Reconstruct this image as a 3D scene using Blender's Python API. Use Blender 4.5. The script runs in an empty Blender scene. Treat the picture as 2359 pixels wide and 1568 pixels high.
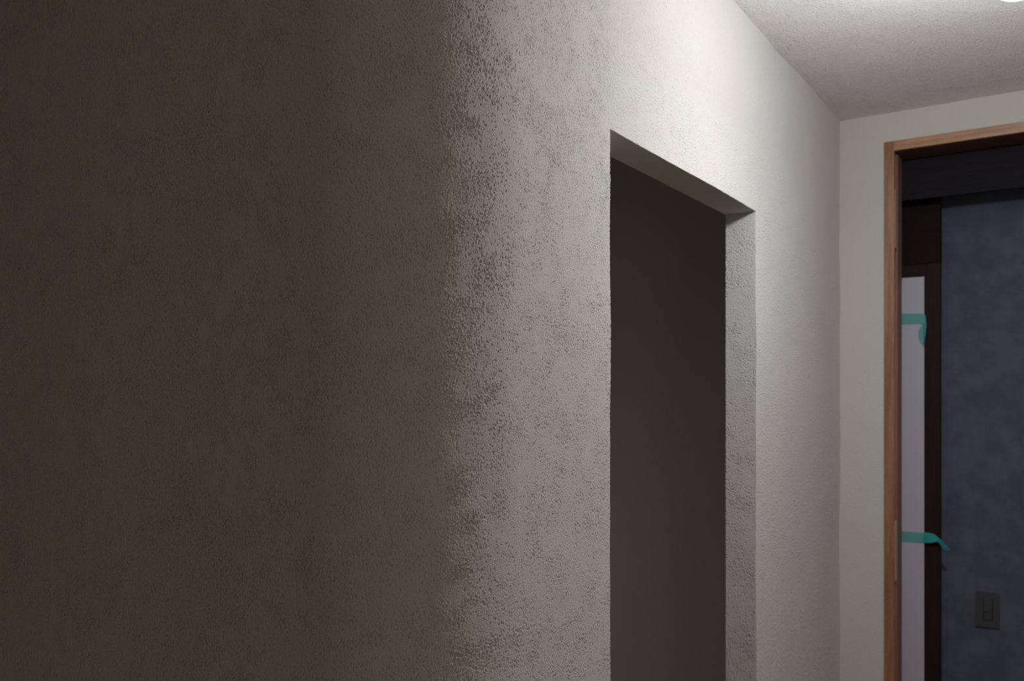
import bpy, bmesh, math
import numpy as np
from mathutils import Vector

# World: x = distance out from the plastered corridor wall, y = distance along the corridor, z = height (metres).
scene = bpy.context.scene
COL = scene.collection

# ------------------------------------------------------------------ helpers
def link(o, parent=None):
    COL.objects.link(o)
    if parent is not None:
        o.parent = parent
    return o

def thing(o, label, cat, group=None):
    o['label'] = label; o['category'] = cat
    if group: o['group'] = group
    return o

def structure(o):
    o['kind'] = 'structure'
    return o

def empty(name, loc):
    o = bpy.data.objects.new(name, None)
    o.location = loc; o.empty_display_size = .05
    return link(o)

def box(bm, x0, x1, y0, y1, z0, z1, bevel=0.0, seg=2):
    r = bmesh.ops.create_cube(bm, size=1.0)
    for v in r['verts']:
        v.co = Vector(((x0+x1)/2+v.co.x*(x1-x0), (y0+y1)/2+v.co.y*(y1-y0), (z0+z1)/2+v.co.z*(z1-z0)))
    if bevel:
        es = list({e for v in r['verts'] for e in v.link_edges})
        bmesh.ops.bevel(bm, geom=es, offset=bevel, segments=seg, affect='EDGES', profile=.5)

def obj(name, bm, m, parent=None, smooth=False):
    me = bpy.data.meshes.new(name)
    bmesh.ops.recalc_face_normals(bm, faces=bm.faces[:])
    bm.to_mesh(me); bm.free()
    if smooth:
        me.shade_smooth()
    me.materials.append(m)
    o = bpy.data.objects.new(name, me)
    link(o, parent)
    return o

def boxes(name, lst, m, parent=None, off=(0, 0, 0), bevel=0.0):
    bm = bmesh.new()
    for b in lst:
        box(bm, b[0]-off[0], b[1]-off[0], b[2]-off[1], b[3]-off[1], b[4]-off[2], b[5]-off[2], bevel)
    return obj(name, bm, m, parent)

# ------------------------------------------------------------------ materials
class NT:
    def __init__(self, name):
        self.m = bpy.data.materials.new(name); self.m.use_nodes = True
        self.t = self.m.node_tree; self.t.nodes.clear()
        self.out = self.n('ShaderNodeOutputMaterial')
    def n(self, ty, **kw):
        nd = self.t.nodes.new(ty)
        for k, v in kw.items():
            if isinstance(k, str) and hasattr(nd, k): setattr(nd, k, v)
        return nd
    def l(self, a, b): self.t.links.new(a, b)
    def val(self, sock, v):
        if hasattr(v, 'links') or hasattr(v, 'is_linked'): self.l(v, sock)
        else: sock.default_value = v
    def math(self, op, a, b=0.0, clamp=False):
        nd = self.n('ShaderNodeMath'); nd.operation = op; nd.use_clamp = clamp
        self.val(nd.inputs[0], a); self.val(nd.inputs[1], b)
        return nd.outputs[0]
    def rng(self, v, a, b, c=0.0, d=1.0, smooth=True):
        nd = self.n('ShaderNodeMapRange')
        nd.interpolation_type = 'SMOOTHSTEP' if smooth else 'LINEAR'
        self.l(v, nd.inputs['Value'])
        for k, x in (('From Min', a), ('From Max', b), ('To Min', c), ('To Max', d)): nd.inputs[k].default_value = x
        return nd.outputs['Result']
    def co(self, scale=(1, 1, 1), rot=(0, 0, 0)):
        tc = self.n('ShaderNodeTexCoord'); mp = self.n('ShaderNodeMapping')
        mp.inputs['Scale'].default_value = scale; mp.inputs['Rotation'].default_value = rot
        self.l(tc.outputs['Object'], mp.inputs['Vector'])
        return mp.outputs['Vector']
    def noise(self, co, scale, detail=2.0, rough=.5):
        nd = self.n('ShaderNodeTexNoise')
        self.l(co, nd.inputs['Vector']); nd.inputs['Scale'].default_value = scale
        nd.inputs['Detail'].default_value = detail; nd.inputs['Roughness'].default_value = rough
        return nd.outputs['Fac']
    def voro(self, co, scale, feature='F1', smooth=None, rand=1.0):
        nd = self.n('ShaderNodeTexVoronoi'); nd.feature = feature
        self.l(co, nd.inputs['Vector']); nd.inputs['Scale'].default_value = scale
        nd.inputs['Randomness'].default_value = rand
        if smooth is not None: nd.inputs['Smoothness'].default_value = smooth
        return nd.outputs['Distance']
    def mixc(self, f, a, b):
        nd = self.n('ShaderNodeMix'); nd.data_type = 'RGBA'
        self.val(nd.inputs[0], f)
        for i, c in ((6, a), (7, b)):
            if hasattr(c, 'is_linked'): self.l(c, nd.inputs[i])
            else: nd.inputs[i].default_value = (*c, 1)
        return nd.outputs[2]
    def bsdf(self, color, rough=.8, spec=.3, metallic=0.0):
        b = self.n('ShaderNodeBsdfPrincipled')
        if hasattr(color, 'is_linked'): self.l(color, b.inputs['Base Color'])
        else: b.inputs['Base Color'].default_value = (*color, 1)
        self.val(b.inputs['Roughness'], rough)
        b.inputs['Specular IOR Level'].default_value = spec
        b.inputs['Metallic'].default_value = metallic
        self.l(b.outputs[0], self.out.inputs['Surface'])
        return b
    def bump(self, b, h, dist, strength=1.0):
        bp = self.n('ShaderNodeBump'); bp.inputs['Distance'].default_value = dist
        bp.inputs['Strength'].default_value = strength
        self.l(h, bp.inputs['Height']); self.l(bp.outputs[0], b.inputs['Normal'])

PLASTER = (.70, .687, .66)
def plaster(name, bump=None, col=PLASTER):
    k = NT(name)
    n = k.noise(k.co(), 5, 2)
    b = k.bsdf(k.mixc(n, tuple(x*.97 for x in col), tuple(min(1, x*1.03) for x in col)), .75, .25)
    b.inputs['Diffuse Roughness'].default_value = .45
    if bump:
        sc, el, dist = bump
        c = k.co(el[0], el[1])
        h = k.noise(c, sc, 1.0, .55)
        k.bump(b, k.math('SUBTRACT', h, k.rng(h, .56, .70, 0, .35)), dist)
    return k.m


M_WALL = plaster('sandy_plaster', (800, ((1, 1, 1), (0, 0, 0)), .0020))
M_FAR = plaster('sandy_plaster_plain', (230, ((1, 1, .7), (0, 0, 0)), .0026))
M_CEIL = plaster('ceiling_plaster', (420, ((.7, 1, 1), (0, 0, math.radians(-35))), .0016), (.80, .79, .775))

def wood(name, dark, light, axis=2, rough=.45, spec=.4, ring=(26, 26, 1.2)):
    k = NT(name)
    sc = list(ring)
    if axis == 0: sc = [ring[2], ring[0], ring[1]]
    if axis == 1: sc = [ring[0], ring[2], ring[1]]
    c = k.co(tuple(sc))
    n = k.noise(c, 4.0, 6, .62)
    fine = k.noise(k.co(tuple(x*6 for x in sc)), 4.0, 3, .6)
    f = k.rng(k.math('ADD', k.math('MULTIPLY', n, .65), k.math('MULTIPLY', fine, .35)), .36, .64)
    col = k.mixc(f, dark, light)
    b = k.bsdf(col, rough, spec)
    k.bump(b, fine, .0004, .6)
    return k.m

M_FRAME = wood('reddish_frame_wood', (.25, .098, .048), (.43, .20, .112), 2, .27, 1.0)
M_STOP_SHADED = wood('shaded_stop_wood', (.22, .115, .088), (.34, .19, .145), 2, .5, .3)  # darker copy of the frame wood; the reveal's shade is in its colour
M_HSTOP_SHADED = wood('shaded_head_stop_wood', (.075, .034, .030), (.11, .052, .044), 0, .6, .15)  # dark copy of the head wood, painting in shade on the underside
M_HEAD = wood('reddish_head_wood', (.37, .175, .095), (.60, .33, .20), 0, .27, 1.0)
M_BLOCK = wood('pale_rebate_wood', (.60, .43, .35), (.72, .56, .47), 2, .36, .5)
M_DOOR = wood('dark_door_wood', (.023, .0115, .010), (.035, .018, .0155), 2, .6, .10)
M_SHADE_PANEL = wood('shade_toned_panel', (.017, .0115, .0115), (.023, .016, .0155), 0, .8, .06)  # near-black colour stands in for the shadow above the door leaf
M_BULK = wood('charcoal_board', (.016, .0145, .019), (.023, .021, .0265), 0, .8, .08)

def floor_mat():
    k = NT('brown_floorboards')
    br = k.n('ShaderNodeTexBrick')
    k.l(k.co((1, 1, 1), (0, 0, math.radians(90))), br.inputs['Vector'])
    br.inputs['Color1'].default_value = (.44, .29, .185, 1); br.inputs['Color2'].default_value = (.38, .245, .155, 1)
    br.inputs['Mortar'].default_value = (.05, .03, .02, 1); br.inputs['Scale'].default_value = 1
    br.inputs['Mortar Size'].default_value = .002; br.inputs['Brick Width'].default_value = 1.8; br.inputs['Row Height'].default_value = .12
    f = k.noise(k.co((30, 1.5, 1)), 4, 5, .6)
    mul = k.n('ShaderNodeMix'); mul.data_type = 'RGBA'; mul.blend_type = 'MULTIPLY'; mul.inputs[0].default_value = .5
    k.l(br.outputs['Color'], mul.inputs[6]); k.l(k.mixc(f, (.6, .55, .5), (1, 1, 1)), mul.inputs[7])
    k.bsdf(mul.outputs[2], .45, .4)
    return k.m
M_FLOOR = floor_mat()

def blue_mat():
    k = NT('slate_blue_wallpaper')
    n = k.noise(k.co(), 14, 5, .6)
    c = k.mixc(k.rng(n, .35, .65), (.084, .095, .144), (.113, .126, .185))
    b = k.bsdf(c, .85, .15)
    k.bump(b, k.noise(k.co(), 420, 3), .0008, .7)
    return k.m
M_BLUE = blue_mat()

def flat(name, col, rough=.6, spec=.3, nscale=40, amt=.05, bump=0.0):
    k = NT(name)
    n = k.noise(k.co(), nscale, 3)
    b = k.bsdf(k.mixc(n, tuple(x*(1-amt) for x in col), tuple(min(1, x*(1+amt)) for x in col)), rough, spec)
    if bump: k.bump(b, n, bump)
    return k.m
M_INNER = flat('grey_inner_wall', (.545, .54, .53), .9, .1, 6, .03)
M_HALL = flat('hall_wallpaper', (.62, .58, .52), .9, .1, 6, .03)
M_SHEET = flat('white_sheet', (.68, .655, .77), .55, .3, 12, .03)
M_PLATE = flat('dark_switch_plastic', (.058, .063, .075), .5, .35, 30, .04)
M_GAP = flat('black_switch_gap', (.020, .020, .023), .7, .2, 30, .04)
M_STRAW = flat('pale_straw', (.80, .76, .66), .6, .3, 60, .08)
M_LAMPBASE = flat('white_lamp_base', (.8, .8, .78), .4, .4, 30, .02)

def tape_mat():
    k = NT('turquoise_masking_tape')
    n = k.noise(k.co((1, 1, 14)), 160, 3)
    c = k.mixc(n, (.030, .41, .41), (.055, .53, .54))
    b = k.bsdf(c, .45, .4)
    k.bump(b, n, .0004, .6)
    return k.m
M_TAPE = tape_mat()

def film_mat():
    k = NT('milky_film')
    tr = k.n('ShaderNodeBsdfTransparent'); tr.inputs[0].default_value = (1, 1, 1, 1)
    df = k.n('ShaderNodeBsdfPrincipled'); df.inputs['Base Color'].default_value = (.68, .655, .77, 1)
    df.inputs['Roughness'].default_value = .5
    mx = k.n('ShaderNodeMixShader'); mx.inputs[0].default_value = .19
    k.l(tr.outputs[0], mx.inputs[1]); k.l(df.outputs[0], mx.inputs[2]); k.l(mx.outputs[0], k.out.inputs['Surface'])
    return k.m
M_FILM = film_mat()

def lamp_mat():
    k = NT('lit_opal_globe')
    e = k.n('ShaderNodeEmission'); e.inputs['Color'].default_value = (.985, 1.0, .985, 1); e.inputs['Strength'].default_value = 4.0
    k.m.cycles.emission_sampling = 'NONE'
    k.l(e.outputs[0], k.out.inputs['Surface'])
    return k.m
M_LAMP = lamp_mat()

# ------------------------------------------------------------------ the plastered wall with its rounded corner and doorway
R_ARC, S0 = .20, .28            # corner radius, distance from doorway edge to where the bend begins
FAR_Y = 1.6424
DOOR_Y, DOOR_Z, DEPTH = .7776, 1.952, .0762

def steps(a, b, d):
    n = max(1, int(round(abs(b-a)/d)))
    return list(np.linspace(a, b, n+1)[1:])

def relief(n0, n1, d, seed, wave=1.0):
    """height map in metres of sandy trowelled plaster on an n0 x n1 grid of step d (axis 0 along the wall, axis 1 up)"""
    rng = np.random.default_rng(seed)
    f0 = np.fft.fftfreq(n0, d)[:, None].astype(np.float32); f1 = np.fft.rfftfreq(n1, d)[None, :].astype(np.float32)
    def field(w0, w1=None, ang=0.0, band=None):
        """filtered white noise; w0, w1 = feature size (m) along / across the tilted axes"""
        w1 = w1 or w0
        c, si = math.cos(ang), math.sin(ang)
        a = f0*c+f1*si; b = f1*c-f0*si
        r2 = (a*w0)**2+(b*w1)**2
        H = np.exp(-r2*2.2)
        if band: H = H*(1-np.exp(-r2*band))
        n = np.fft.irfft2(np.fft.rfft2(rng.standard_normal((n0, n1)).astype(np.float32))*H, (n0, n1)).astype(np.float32)
        return n/n.std()
    # sand grains: rounded bumps about three millimetres apart
    g = field(.0019, .0021, .3, 3.0)
    g = np.where(g > 0, 1.4*g, .6*g)
    low = field(.09); mid = field(.028)
    amp = np.clip(1+.30*mid, .45, 1.7)
    h = GRAIN*amp*np.clip(g, -1.0, 3.2)
    # torn pits and short drag marks, upright with a wandering tilt
    tilt = field(.12)
    pa = field(.0021, .0056, math.radians(8), 1.2); pb = field(.0020, .0066, math.radians(-26), 1.2); pc = field(.0022, .0050, math.radians(38), 1.2)
    k1 = np.clip(.5+.8*tilt, 0, 1); k2 = np.clip(.5-.8*tilt, 0, 1)*.8
    p = np.maximum(np.maximum(pa-.25, pb-1.0+k1), pc-1.1+k2)
    thr = PIT_T-.17*mid-.10*low
    pit = np.clip((p-thr)/.30, 0, 1); pit = pit*pit*(3-2*pit)
    h -= PIT_D*pit
    s1 = field(.006, .05, math.radians(6)); scr = np.clip((s1-2.35)/.5, 0, 1)
    h -= .0006*scr
    # the hand's waviness
    h += .00014*mid+.00035*low+.0009*wave*field(.26)
    return h

GRAIN, PIT_T, PIT_D = .00028, 1.46, .0019

def lookup(m, d, a, b):
    """bilinear read of map m (step d) at coordinates a (axis 0), b (axis 1)"""
    i = np.clip(a/d, 0, m.shape[0]-1.001); j = np.clip(b/d, 0, m.shape[1]-1.001)
    i0 = i.astype(int); j0 = j.astype(int); fi = (i-i0).astype(np.float32)[:, None]; fj = (j-j0).astype(np.float32)[None, :]
    I, J = i0[:, None], j0[None, :]
    return (m[I, J]*(1-fi)*(1-fj)+m[I+1, J]*fi*(1-fj)+m[I, J+1]*(1-fi)*fj+m[I+1, J+1]*fi*fj)

def build_wall():
    arc = R_ARC*math.pi/2
    # u = distance along the wall's surface, u = 0 at the doorway's left edge
    uL = -S0-arc
    us = [uL-2.75]
    us += steps(uL-2.75, uL-1.0, .06)
    us += steps(uL-1.0, uL-.25, .0016)
    us += steps(uL-.25, uL+.06, .0012)
    us += steps(uL+.06, 0, .00085)
    i0 = len(us)-1
    us += steps(0, DOOR_Y, .0022); i1 = len(us)-1
    us += steps(DOOR_Y, FAR_Y, .0030)
    us = np.array(us)
    zs = [0.0]; zs += steps(0, .6, .05); zs += steps(.6, 1.05, .0025); zs += steps(1.05, DOOR_Z, .0010)
    j1 = len(zs)-1
    zs += steps(DOOR_Z, 2.10, .0010); zs += steps(2.10, 2.406, .0024)
    zs = np.array(zs)
    nu, nz = len(us), len(zs)
    x = np.zeros(nu); y = us.copy(); nx = np.ones(nu); ny = np.zeros(nu)
    bend = (us < -S0) & (us >= uL)
    th = (-S0-us)/R_ARC
    x[bend] = -R_ARC+R_ARC*np.cos(th[bend]); y[bend] = -S0-R_ARC*np.sin(th[bend])
    nx[bend] = np.cos(th[bend]); ny[bend] = -np.sin(th[bend])
    st = us < uL
    x[st] = -R_ARC+(us[st]-uL); y[st] = -S0-R_ARC
    nx[st] = 0; ny[st] = -1
    d = .0007; z00 = .58; u00 = uL-1.02
    m = relief(int((FAR_Y-u00)/d)+8, int((2.4-z00)/d)+8, d, 7)
    hh = lookup(m, d, np.maximum(us-u00, 0), np.maximum(zs-z00, 0))
    hh[us < u00, :] = 0; hh[:, zs < .6] = 0
    global WALL_H
    WALL_H = lambda a, b: float(lookup(m, d, np.array([a-u00]), np.array([b-z00]))[0, 0])
    hh = hh*np.clip((us[:, None]-u00-.02)/.05, 0, 1)*(1+.5*np.clip((uL+.1-us[:, None])/.3, 0, 1))
    V = np.empty((nu, nz, 3), np.float32)
    V[:, :, 0] = x[:, None]+nx[:, None]*hh; V[:, :, 1] = y[:, None]+ny[:, None]*hh; V[:, :, 2] = zs[None, :]
    idx = np.arange(nu*nz).reshape(nu, nz)
    q = np.stack([idx[:-1, :-1], idx[1:, :-1], idx[1:, 1:], idx[:-1, 1:]], -1)
    keep = np.ones(q.shape[:2], bool); keep[i0:i1, :j1] = False
    quads = [q[keep]]
    verts = [V.reshape(-1, 3)]
    base = nu*nz
    mr = relief(int(DEPTH/.0008)+260, int((2.4-z00)/.0008)+8, .0008, 21, 0.0)
    mh = relief(int(DEPTH/.0008)+260, int(DOOR_Y/.0008)+8, .0008, 33, 0.0)
    def reveal(bidx, n, flip, axis, sgn, rel, off):
        """return of the doorway: rows of vertices from the face into the wall, roughened along its own normal"""
        nonlocal base
        bco = verts[0][bidx].astype(np.float64)
        ts = np.linspace(0, 1, n+1)[1:]
        new = np.repeat(bco[:, None, :], n, 1).copy()
        new[:, :, 0] = bco[:, None, 0]*(1-ts)[None, :]-DEPTH*ts[None, :]
        if rel is not None:
            along = bco[:, 2]-z00 if axis == 1 else bco[:, 1]
            r = lookup(rel, .0008, ts*DEPTH+.05, np.maximum(along, 0)).T
            r = r*np.clip(ts/.04, 0, 1)[None, :]
            if axis == 1: r = r*(bco[:, 2] > .6)[:, None]
            new[:, :, axis] += sgn*1.0*r
        verts.append(new.reshape(-1, 3).astype(np.float32))
        ni = base+np.arange(len(bidx)*n).reshape(len(bidx), n)
        base += len(bidx)*n
        full = np.concatenate([bidx[:, None], ni], 1)
        qq = np.stack([full[:-1, :-1], full[1:, :-1], full[1:, 1:], full[:-1, 1:]], -1)
        if flip: qq = qq[:, :, ::-1]
        quads.append(qq.reshape(-1, 4))
    reveal(idx[i0, :j1+1], 8, True, 1, 1, None, 0)       # left jamb
    reveal(idx[i1, :j1+1], 58, False, 1, -1, mr, 0)      # right jamb
    reveal(idx[i0:i1+1, j1], 40, True, 2, -1, mh, 0)     # head
    P = np.concatenate(verts); Q = np.concatenate(quads).astype(np.int32)
    # back skin of the wall, facing the small dark room
    bx = -DEPTH
    bv = np.array([(bx, -.27, 0), (bx, .001, 0), (bx, .001, DOOR_Z), (bx, DOOR_Y, DOOR_Z), (bx, DOOR_Y, 0), (bx, FAR_Y, 0),
                   (bx, FAR_Y, 2.4), (bx, DOOR_Y, 2.4), (bx, .001, 2.4), (bx, -.27, 2.4)], np.float32)
    n0 = len(P)
    bq = np.array([(9, 8, 1, 0), (2, 8, 7, 3), (4, 7, 6, 5)], np.int32)+n0
    P = np.concatenate([P, bv]); Q = np.concatenate([Q, bq])
    me = bpy.data.meshes.new('wall_left')
    me.vertices.add(len(P)); me.vertices.foreach_set('co', P.astype(np.float32).ravel())
    me.loops.add(len(Q)*4); me.loops.foreach_set('vertex_index', Q.ravel())
    me.polygons.add(len(Q)); me.polygons.foreach_set('loop_start', np.arange(len(Q), dtype=np.int32)*4)
    me.update(calc_edges=True); me.shade_smooth()
    me.materials.append(M_WALL)
    print('wall verts', len(P), 'faces', len(Q), flush=True)
    return structure(link(bpy.data.objects.new('wall_left', me)))
wall_left = build_wall()

def straw():
    """short pale fibres bedded in the plaster, standing a hair proud of it"""
    rng = np.random.default_rng(5); bm = bmesh.new()
    for _ in range(90):
        u = rng.uniform(-1.2, -.01) if rng.random() < .75 else rng.uniform(0, FAR_Y-.1)
        z = rng.uniform(1.0, 2.3) if u < 0 else rng.uniform(2.0, 2.35)
        L = rng.uniform(.004, .011); a = rng.normal(1.2, .7); bend = rng.normal(0, .25); rad = .00028
        prev = None
        for i in range(5):
            t = i/4-.5
            uu = u+L*t*math.cos(a+bend*t); zz = z+L*t*math.sin(a+bend*t)
            if uu > -S0: x, y, nx, ny = 0, uu, 1, 0
            elif uu > -S0-R_ARC*math.pi/2:
                th = (-S0-uu)/R_ARC; x, y, nx, ny = -R_ARC+R_ARC*math.cos(th), -S0-R_ARC*math.sin(th), math.cos(th), -math.sin(th)
            else: x, y, nx, ny = -R_ARC+(uu+S0+R_ARC*math.pi/2), -S0-R_ARC, 0, -1
            hh = WALL_H(uu, zz)+.0003
            c = Vector((x+nx*hh, y+ny*hh, zz)); N = Vector((nx, ny, 0)); T = Vector((-ny*math.cos(a), nx*math.cos(a), math.sin(a))).normalized(); B = N.cross(T)
            ring = [bm.verts.new(c+rad*(N*math.cos(q)+B*math.sin(q))) for q in (0, 1.571, 3.1416, 4.712)]
            if prev:
                for k in range(4): bm.faces.new((prev[k], prev[(k+1) % 4], ring[(k+1) % 4], ring[k]))
            prev = ring
    o = obj('straw_fibres', bm, M_STRAW, wall_left, True)
    o['kind'] = 'stuff'
    o['label'] = 'tiny pale straw fibres bedded in the plaster'
straw()

# ------------------------------------------------------------------ rest of the shell
RX, HY, HX = 2.25, -3.6, -3.4       # corridor's far side, hall behind the camera
structure(boxes('floor', [(HX-.1, RX+.1, HY-.1, 2.2, -.06, 0)], M_FLOOR))
def build_ceiling():
    x0, x1, y0, y1 = HX-.1, RX+.1, HY-.1, FAR_Y+.12
    xs = np.array([x0, -1.5, -.3]+steps(-.3, -.02, .05)+steps(-.02, .95, .0021)+steps(.95, x1, .2))
    ys = np.array([y0, -2, -.6]+steps(-.6, .30, .05)+steps(.30, FAR_Y+.01, .0021)+[y1])
    d = .0012
    m = relief(int(1.05/d), int(1.42/d), d, 55, .6)
    h = lookup(m, d, np.maximum(xs+.05, 0), np.maximum(ys-.27, 0))*.75
    wx = np.clip((xs+.02)/.02, 0, 1)*np.clip((.93-xs)/.05, 0, 1); wy = np.clip((ys-.32)/.06, 0, 1)*np.clip((FAR_Y+.005-ys)/.003, 0, 1)
    h = h*wx[:, None]*wy[None, :]
    nx, ny = len(xs), len(ys)
    V = np.empty((nx, ny, 3), np.float32)
    V[:, :, 0] = xs[:, None]; V[:, :, 1] = ys[None, :]; V[:, :, 2] = 2.4-h
    idx = np.arange(nx*ny).reshape(nx, ny)
    Q = np.stack([idx[:-1, :-1], idx[:-1, 1:], idx[1:, 1:], idx[1:, :-1]], -1).reshape(-1, 4)
    P = V.reshape(-1, 3)
    c = np.array([idx[0, 0], idx[-1, 0], idx[-1, -1], idx[0, -1]])
    top = P[c].copy(); top[:, 2] = 2.46
    n = len(P)
    P = np.concatenate([P, top]); Q = np.concatenate([Q, np.array([[n, n+1, n+2, n+3]])]).astype(np.int32)
    me = bpy.data.meshes.new('ceiling')
    me.vertices.add(len(P)); me.vertices.foreach_set('co', P.astype(np.float32).ravel())
    me.loops.add(len(Q)*4); me.loops.foreach_set('vertex_index', Q.ravel())
    me.polygons.add(len(Q)); me.polygons.foreach_set('loop_start', np.arange(len(Q), dtype=np.int32)*4)
    me.update(calc_edges=True); me.shade_smooth()
    me.materials.append(M_CEIL)
    return structure(link(bpy.data.objects.new('ceiling', me)))
build_ceiling()
WY0, WY1, WZ0, WZ1 = -3.1, -1.5, .05, 1.95
structure(boxes('wall_right', [(RX, RX+.1, HY-.1, WY0, 0, 2.41), (RX, RX+.1, WY1, FAR_Y+.12, 0, 2.41), (RX, RX+.1, WY0, WY1, 0, WZ0), (RX, RX+.1, WY0, WY1, WZ1, 2.41)], M_FAR))
win = structure(empty('fill_window_1', (RX+.05, WY0, WZ0)))  # added out-of-view window, there to fill the dark side of the plaster
boxes('fill_window_frame', [(RX+.03, RX+.08, WY0, WY0+.04, WZ0, WZ1), (RX+.03, RX+.08, WY1-.04, WY1, WZ0, WZ1), (RX+.03, RX+.08, WY0+.04, WY1-.04, WZ0, WZ0+.04),
                       (RX+.03, RX+.08, WY0+.04, WY1-.04, WZ1-.04, WZ1), (RX+.03, RX+.08, (WY0+WY1)/2-.02, (WY0+WY1)/2+.02, WZ0+.04, WZ1-.04)], M_FRAME, win, win.location)
dl = bpy.data.lights.new('added_fill_light', 'AREA'); dl.shape = 'RECTANGLE'; dl.size = WZ1-WZ0-.08; dl.size_y = WY1-WY0-.08  # added fill light, set to the side for a gradient on the left wall
dl.energy = 8.2; dl.color = (.69, .60, .525)
do = link(bpy.data.objects.new('added_fill_light', dl), win); do.location = (.045, (WY1-WY0)/2, (WZ1-WZ0)/2); do.rotation_euler = (0, math.radians(90), 0)
structure(boxes('wall_front', [(HX-.1, RX, HY-.1, HY, 0, 2.41)], M_HALL))
structure(boxes('wall_hall', [(HX-.1, HX, HY, -S0-R_ARC, 0, 2.41)], M_HALL))
# end wall of the corridor with the framed doorway
FX0, FX1, FT, FZ = .135, .965, .030, 2.308
YB = FAR_Y+.118
structure(boxes('wall_back', [(-.03, FX0, FAR_Y, YB, 0, 2.41), (FX1, RX, FAR_Y, YB, 0, 2.41), (FX0, FX1, FAR_Y, YB, FZ, 2.41)], M_FAR))
# small unlit room behind the plastered doorway
structure(boxes('wall_store_end', [(-1.05, -DEPTH-.001, 1.25, 1.3, 0, 2.41)], M_INNER))
structure(boxes('wall_store_back', [(-1.1, -1.05, -.40, 1.3, 0, 2.41)], M_INNER))
structure(boxes('wall_store_near', [(-1.1, -R_ARC, -.44, -.40, 0, 2.41)], M_INNER))
# space beyond the framed doorway
BLUE_Y = 1.972
structure(boxes('wall_alcove', [(-.7, 1.7, BLUE_Y, BLUE_Y+.1, 0, 2.41)], M_BLUE))
structure(boxes('wall_alcove_left', [(-.75, -.7, YB, BLUE_Y, 0, 2.41)], M_HALL))
structure(boxes('wall_alcove_right', [(1.65, 1.7, YB, BLUE_Y, 0, 2.41)], M_HALL))
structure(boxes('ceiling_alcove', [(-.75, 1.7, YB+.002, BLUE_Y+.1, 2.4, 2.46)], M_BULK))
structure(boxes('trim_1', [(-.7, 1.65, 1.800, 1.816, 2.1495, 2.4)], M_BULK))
structure(boxes('baseboard_right', [(RX-.012, RX, WY1+.02, FAR_Y-.003, 0, .06)], M_FRAME))

# ------------------------------------------------------------------ reddish wooden door frame
def door_frame():
    fr = structure(empty('door_1', (FX0, FAR_Y, 0)))
    o = fr.location
    y0, y1 = FAR_Y-.003, FAR_Y+.133
    g0, g1 = FAR_Y+.010, FAR_Y+.058       # rebate groove
    for s in (0, 1):
        def X(a, b):
            return (FX0+a, FX0+b) if s == 0 else (FX1-b, FX1-a)
        boxes('jamb', [(*X(0, FT), y0, g0, 0, FZ)], M_FRAME, fr, o)
        boxes('stop', [(*X(0, FT-.011), g0, g1, 0, FZ-.001), (*X(0, FT), g1, y1, 0, FZ-.001)], M_STOP_SHADED, fr, o)
        if s == 0:
            for za, zb in ((1.9725, 2.159), (.916, 1.104)):
                boxes('hinge_block', [(*X(FT-.0105, FT+.0008), g0-.001, g1-.016, za, zb)], M_BLOCK, fr, o, .0008)
    boxes('head', [(FX0+FT, FX1-FT, y0, g0, FZ-FT, FZ)], M_HEAD, fr, o)
    boxes('head_stop', [(FX0+FT, FX1-FT, g0, y1, FZ-FT+.0005, FZ-.001)], M_HSTOP_SHADED, fr, o)
    return fr
door_frame()

# ------------------------------------------------------------------ dark sliding door beyond, wrapped sheet, tape
DX1 = .2645
def sliding_door():
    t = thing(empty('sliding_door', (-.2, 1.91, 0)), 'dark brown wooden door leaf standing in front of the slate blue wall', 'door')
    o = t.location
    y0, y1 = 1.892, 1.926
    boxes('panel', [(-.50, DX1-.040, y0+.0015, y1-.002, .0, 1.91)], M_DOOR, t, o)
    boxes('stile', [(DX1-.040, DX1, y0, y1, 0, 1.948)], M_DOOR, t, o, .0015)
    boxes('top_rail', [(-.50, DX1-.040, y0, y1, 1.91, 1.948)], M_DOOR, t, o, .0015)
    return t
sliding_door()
structure(boxes('trim_2', [(-.69, DX1, 1.896, 1.93, 1.950, 2.399)], M_SHADE_PANEL))

SX1, SZ = .2160, 1.9045
def sheet():
    t = thing(empty('protective_sheet', (0, 1.888, 0)), 'tall white protective sheet covering the dark brown door beyond the frame', 'sheet')
    o = t.location
    boxes('board', [(-.40, SX1, 1.887, 1.891, .002, SZ)], M_SHEET, t, o)
    # thin milky film over the board, faintly rippled
    bm = bmesh.new(); nx, nz = 60, 30
    g = [[None]*(nz+1) for _ in range(nx+1)]
    for i in range(nx+1):
        for j in range(nz+1):
            xx = -.40+(SX1+.0005+.40)*i/nx; zz = .003+(SZ-.001-.003)*j/nz
            yy = 1.8836+.0006*math.sin(xx*95+zz*1.3)+.0005*math.sin(xx*41-zz*2)
            g[i][j] = bm.verts.new((xx-o.x, yy-o.y, zz-o.z))
    for i in range(nx):
        for j in range(nz):
            bm.faces.new((g[i][j], g[i+1][j], g[i+1][j+1], g[i][j+1]))
    f = obj('film', bm, M_FILM, t, True)
    f['label'] = 'milky film over the white board'
    return t
sheet()

def ribbon(name, rows, thick, origin, label):
    """rows: list of (lower point, upper point); a strip with a few vertices across and real thickness"""
    bm = bmesh.new(); n = 6
    grid = []
    for a, b in rows:
        a = Vector(a); b = Vector(b)
        grid.append([bm.verts.new(a.lerp(b, k/n)-Vector(origin)) for k in range(n+1)])
    for i in range(len(rows)-1):
        for k in range(n):
            bm.faces.new((grid[i][k], grid[i+1][k], grid[i+1][k+1], grid[i][k+1]))
    o = obj(name, bm, M_TAPE, None, True)
    o.location = origin
    m = o.modifiers.new('Subdivision', 'SUBSURF'); m.levels = 1; m.render_levels = 2
    s = o.modifiers.new('Solidify', 'SOLIDIFY'); s.thickness = thick; s.offset = 0
    return thing(o, label, 'tape', 'turquoise masking tape strips on the white sheet')

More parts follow.
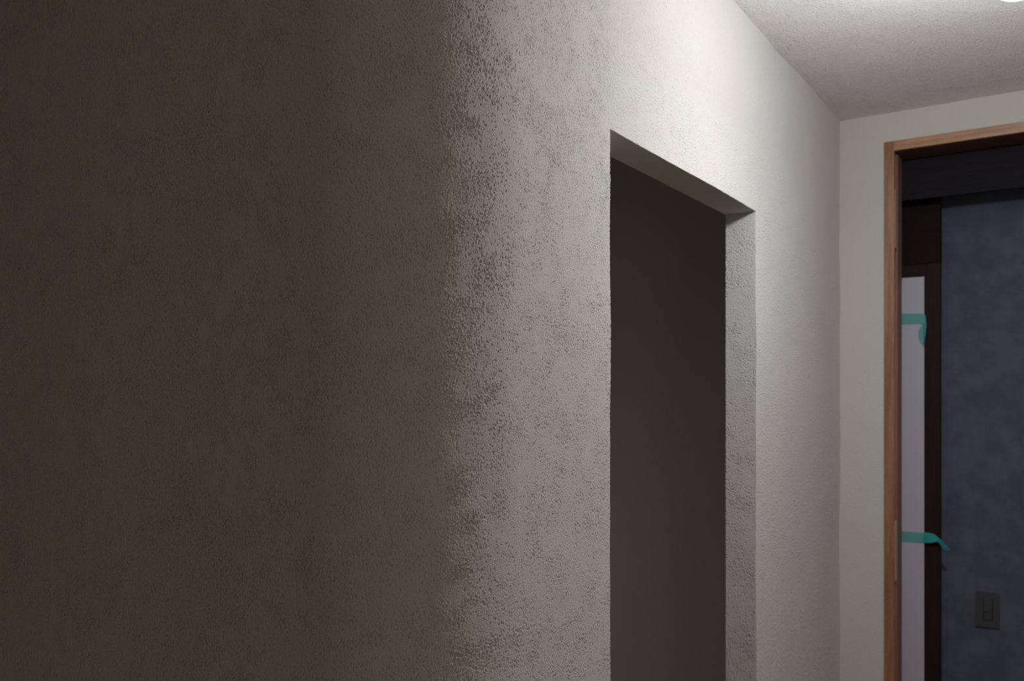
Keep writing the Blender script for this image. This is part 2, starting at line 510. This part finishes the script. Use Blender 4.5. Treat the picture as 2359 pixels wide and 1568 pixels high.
YT = 1.8862
rows = [((-.40, YT, 1.754), (-.40, YT, 1.791)), ((.10, YT, 1.7478), (.10, YT, 1.7846)), ((.17, YT, 1.7458), (.17, YT, 1.7826)),
        ((.2125, YT-.0003, 1.7450), (.2125, YT-.0003, 1.7802)),
        ((.2185, 1.8840, 1.7440), (.2172, 1.8850, 1.7790)),
        ((.2235, 1.8860, 1.7420), (.2195, 1.8870, 1.7740)),
        ((.2225, 1.8935, 1.7330), (.2215, 1.8930, 1.7650))]
ribbon('masking_tape', rows, .0003, (0, YT, 1.76), 'turquoise tape on the white sheet, upper strip with its curled end hugging the edge')
# the loose curl of the upper strip is one piece with it: build it as that tape's own part
def curl(parent):
    bm = bmesh.new()
    prof = [(1.7445, .2238, .2125), (1.735, .2236, .2060), (1.724, .2226, .2000), (1.712, .2214, .1986), (1.700, .2200, .2000), (1.686, .2180, .2040), (1.676, .2168, .2100), (1.668, .2160, .2150)]
    prev = None
    o = parent.location
    for z, xr, xl in prof:
        row = []
        for k in range(7):
            t = k/6
            x = xl+(xr-xl)*t
            y = 1.8862-.0000-.0065*math.sin(max(0, (t-.45)/.55)*math.pi/2) if x > .2162 else 1.8862
            row.append(bm.verts.new((x-o.x, y-o.y, z-o.z)))
        if prev:
            for k in range(6): bm.faces.new((prev[k], prev[k+1], row[k+1], row[k]))
        prev = row
    c = obj('curled_end', bm, M_TAPE, parent, True)
    s = c.modifiers.new('Solidify', 'SOLIDIFY'); s.thickness = .0003; s.offset = 0
curl(bpy.data.objects['masking_tape'])

rows = [((-.40, YT, 1.003), (-.40, YT, 1.040)), ((.12, YT, 1.0066), (.12, YT, 1.0435)), ((.19, YT, 1.0078), (.19, YT, 1.0434)),
        ((.2150, YT-.0004, 1.0084), (.2150, YT-.0004, 1.0436)),
        ((.2200, 1.8800, 1.0100), (.2200, 1.8830, 1.0455)),
        ((.2290, 1.8740, 1.0118), (.2290, 1.8790, 1.0462)),
        ((.2390, 1.8700, 1.0138), (.2390, 1.8745, 1.0455)),
        ((.2480, 1.8665, 1.0170), (.2500, 1.8710, 1.0435)),
        ((.2560, 1.8660, 1.0205), (.2590, 1.8660, 1.0370)),
        ((.2615, 1.8690, 1.0195), (.2680, 1.8620, 1.0305)),
        ((.2665, 1.8700, 1.0110), (.2775, 1.8600, 1.0215)),
        ((.2735, 1.8690, 1.0010), (.2870, 1.8590, 1.0110)),
        ((.2815, 1.8670, .9945), (.2955, 1.8580, 1.0010)),
        ((.2905, 1.8650, .9925), (.2995, 1.8580, .9950))]
ribbon('masking_tape', rows, .0003, (0, YT, 1.02), 'turquoise tape on the white sheet, lower strip with a loose twisted tail hanging out')

# ------------------------------------------------------------------ switch on the blue wall
def switch():
    t = thing(empty('wall_switch', (.397, BLUE_Y, .792)), 'dark rectangular switch plate on the slate blue wall', 'switch')
    o = t.location
    boxes('plate', [(.362, .384, BLUE_Y-.007, BLUE_Y, .734, .850), (.413, .432, BLUE_Y-.007, BLUE_Y, .734, .850),
                    (.384, .413, BLUE_Y-.007, BLUE_Y, .734, .757), (.384, .413, BLUE_Y-.007, BLUE_Y, .829, .850)], M_PLATE, t, o)
    boxes('backing', [(.383, .414, BLUE_Y-.0035, BLUE_Y-.0005, .756, .830), (.364, .430, BLUE_Y-.005, BLUE_Y, .7322, .7338)], M_GAP, t, o)
    boxes('rocker', [(.3862, .4108, BLUE_Y-.0078, BLUE_Y-.003, .7845, .8285)], M_PLATE, t, o, .0008)
    boxes('cover', [(.3862, .4108, BLUE_Y-.0070, BLUE_Y-.003, .7592, .7825)], M_PLATE, t, o, .0008)
switch()

# ------------------------------------------------------------------ ceiling lamp
LX, LY, LZ, LR, LH = .578, .333, 2.2045, .052, .052
def lamp():
    t = thing(empty('ceiling_lamp', (LX, LY, 2.4)), 'glowing round white globe lamp hanging close under the plaster ceiling', 'lamp')
    bm = bmesh.new()
    bmesh.ops.create_uvsphere(bm, u_segments=48, v_segments=24, radius=LR)
    for v in bm.verts: v.co.z = v.co.z*LH/LR+LZ-2.4
    obj('globe', bm, M_LAMP, t, True)
    ld = bpy.data.lights.new('lamp_light', 'POINT'); ld.energy = 17.2; ld.color = (.985, 1.0, .988); ld.shadow_soft_size = LR+.002; ld.use_soft_falloff = False
    lo = link(bpy.data.objects.new('lamp_light', ld), t); lo.location = (0, 0, LZ-2.4)
    ad = bpy.data.lights.new('lamp_fill_disk', 'AREA'); ad.shape = 'DISK'; ad.size = .08; ad.energy = 3.4; ad.color = (.985, 1.0, .988)  # extra disk added under the globe to brighten the lower walls
    ao = link(bpy.data.objects.new('lamp_fill_disk', ad), t); ao.location = (0, 0, LZ-2.4-LR-.003)
    def lathe(name, prof):
        bm = bmesh.new(); n = 40; prev = None
        for r, z in prof:
            ring = [bm.verts.new((r*math.cos(2*math.pi*k/n), r*math.sin(2*math.pi*k/n), z)) for k in range(n)]
            if prev:
                for k in range(n): bm.faces.new((prev[k], prev[(k+1) % n], ring[(k+1) % n], ring[k]))
            else: bm.faces.new(ring)
            prev = ring
        bm.faces.new(prev[::-1])
        return obj(name, bm, M_LAMPBASE, t)
    lathe('base', [(.045, 0), (.045, -.012), (.040, -.018), (.012, -.022), (.012, -.024)])
    lathe('stem', [(.008, -.023), (.008, -.134)])
    lathe('collar', [(.020, -.130), (.027, -.136), (.027, -.150), (.022, -.156)])
lamp()

# ------------------------------------------------------------------ world, camera, view
w = bpy.data.worlds.new('World'); scene.world = w; w.use_nodes = True
w.node_tree.nodes['Background'].inputs[0].default_value = (.66, .60, .535, 1)
w.node_tree.nodes['Background'].inputs[1].default_value = 0.02

cam = bpy.data.cameras.new('camera'); co = bpy.data.objects.new('camera', cam); COL.objects.link(co)
co.location = (.6683, -1.3131, 1.5)
co.rotation_euler = (math.radians(90), 0, math.asin(.551))
cam.sensor_width = 36; cam.lens = 2000/2359*36
cam.shift_y = (914-784)/2359
cam.clip_start = .02
cam.dof.use_dof = True; cam.dof.focus_distance = 1.33; cam.dof.aperture_fstop = 6.0
scene.camera = co

scene.view_settings.view_transform = 'Standard'
scene.view_settings.look = 'None'
scene.view_settings.gamma = 1
scene.view_settings.use_curve_mapping = False
scene.view_settings.exposure = 0.0
try:
    scene.cycles.max_bounces = 8; scene.cycles.diffuse_bounces = 6
    scene.cycles.use_denoising = True; scene.cycles.use_adaptive_sampling = False; scene.cycles.sample_clamp_indirect = 0.9
except Exception:
    pass
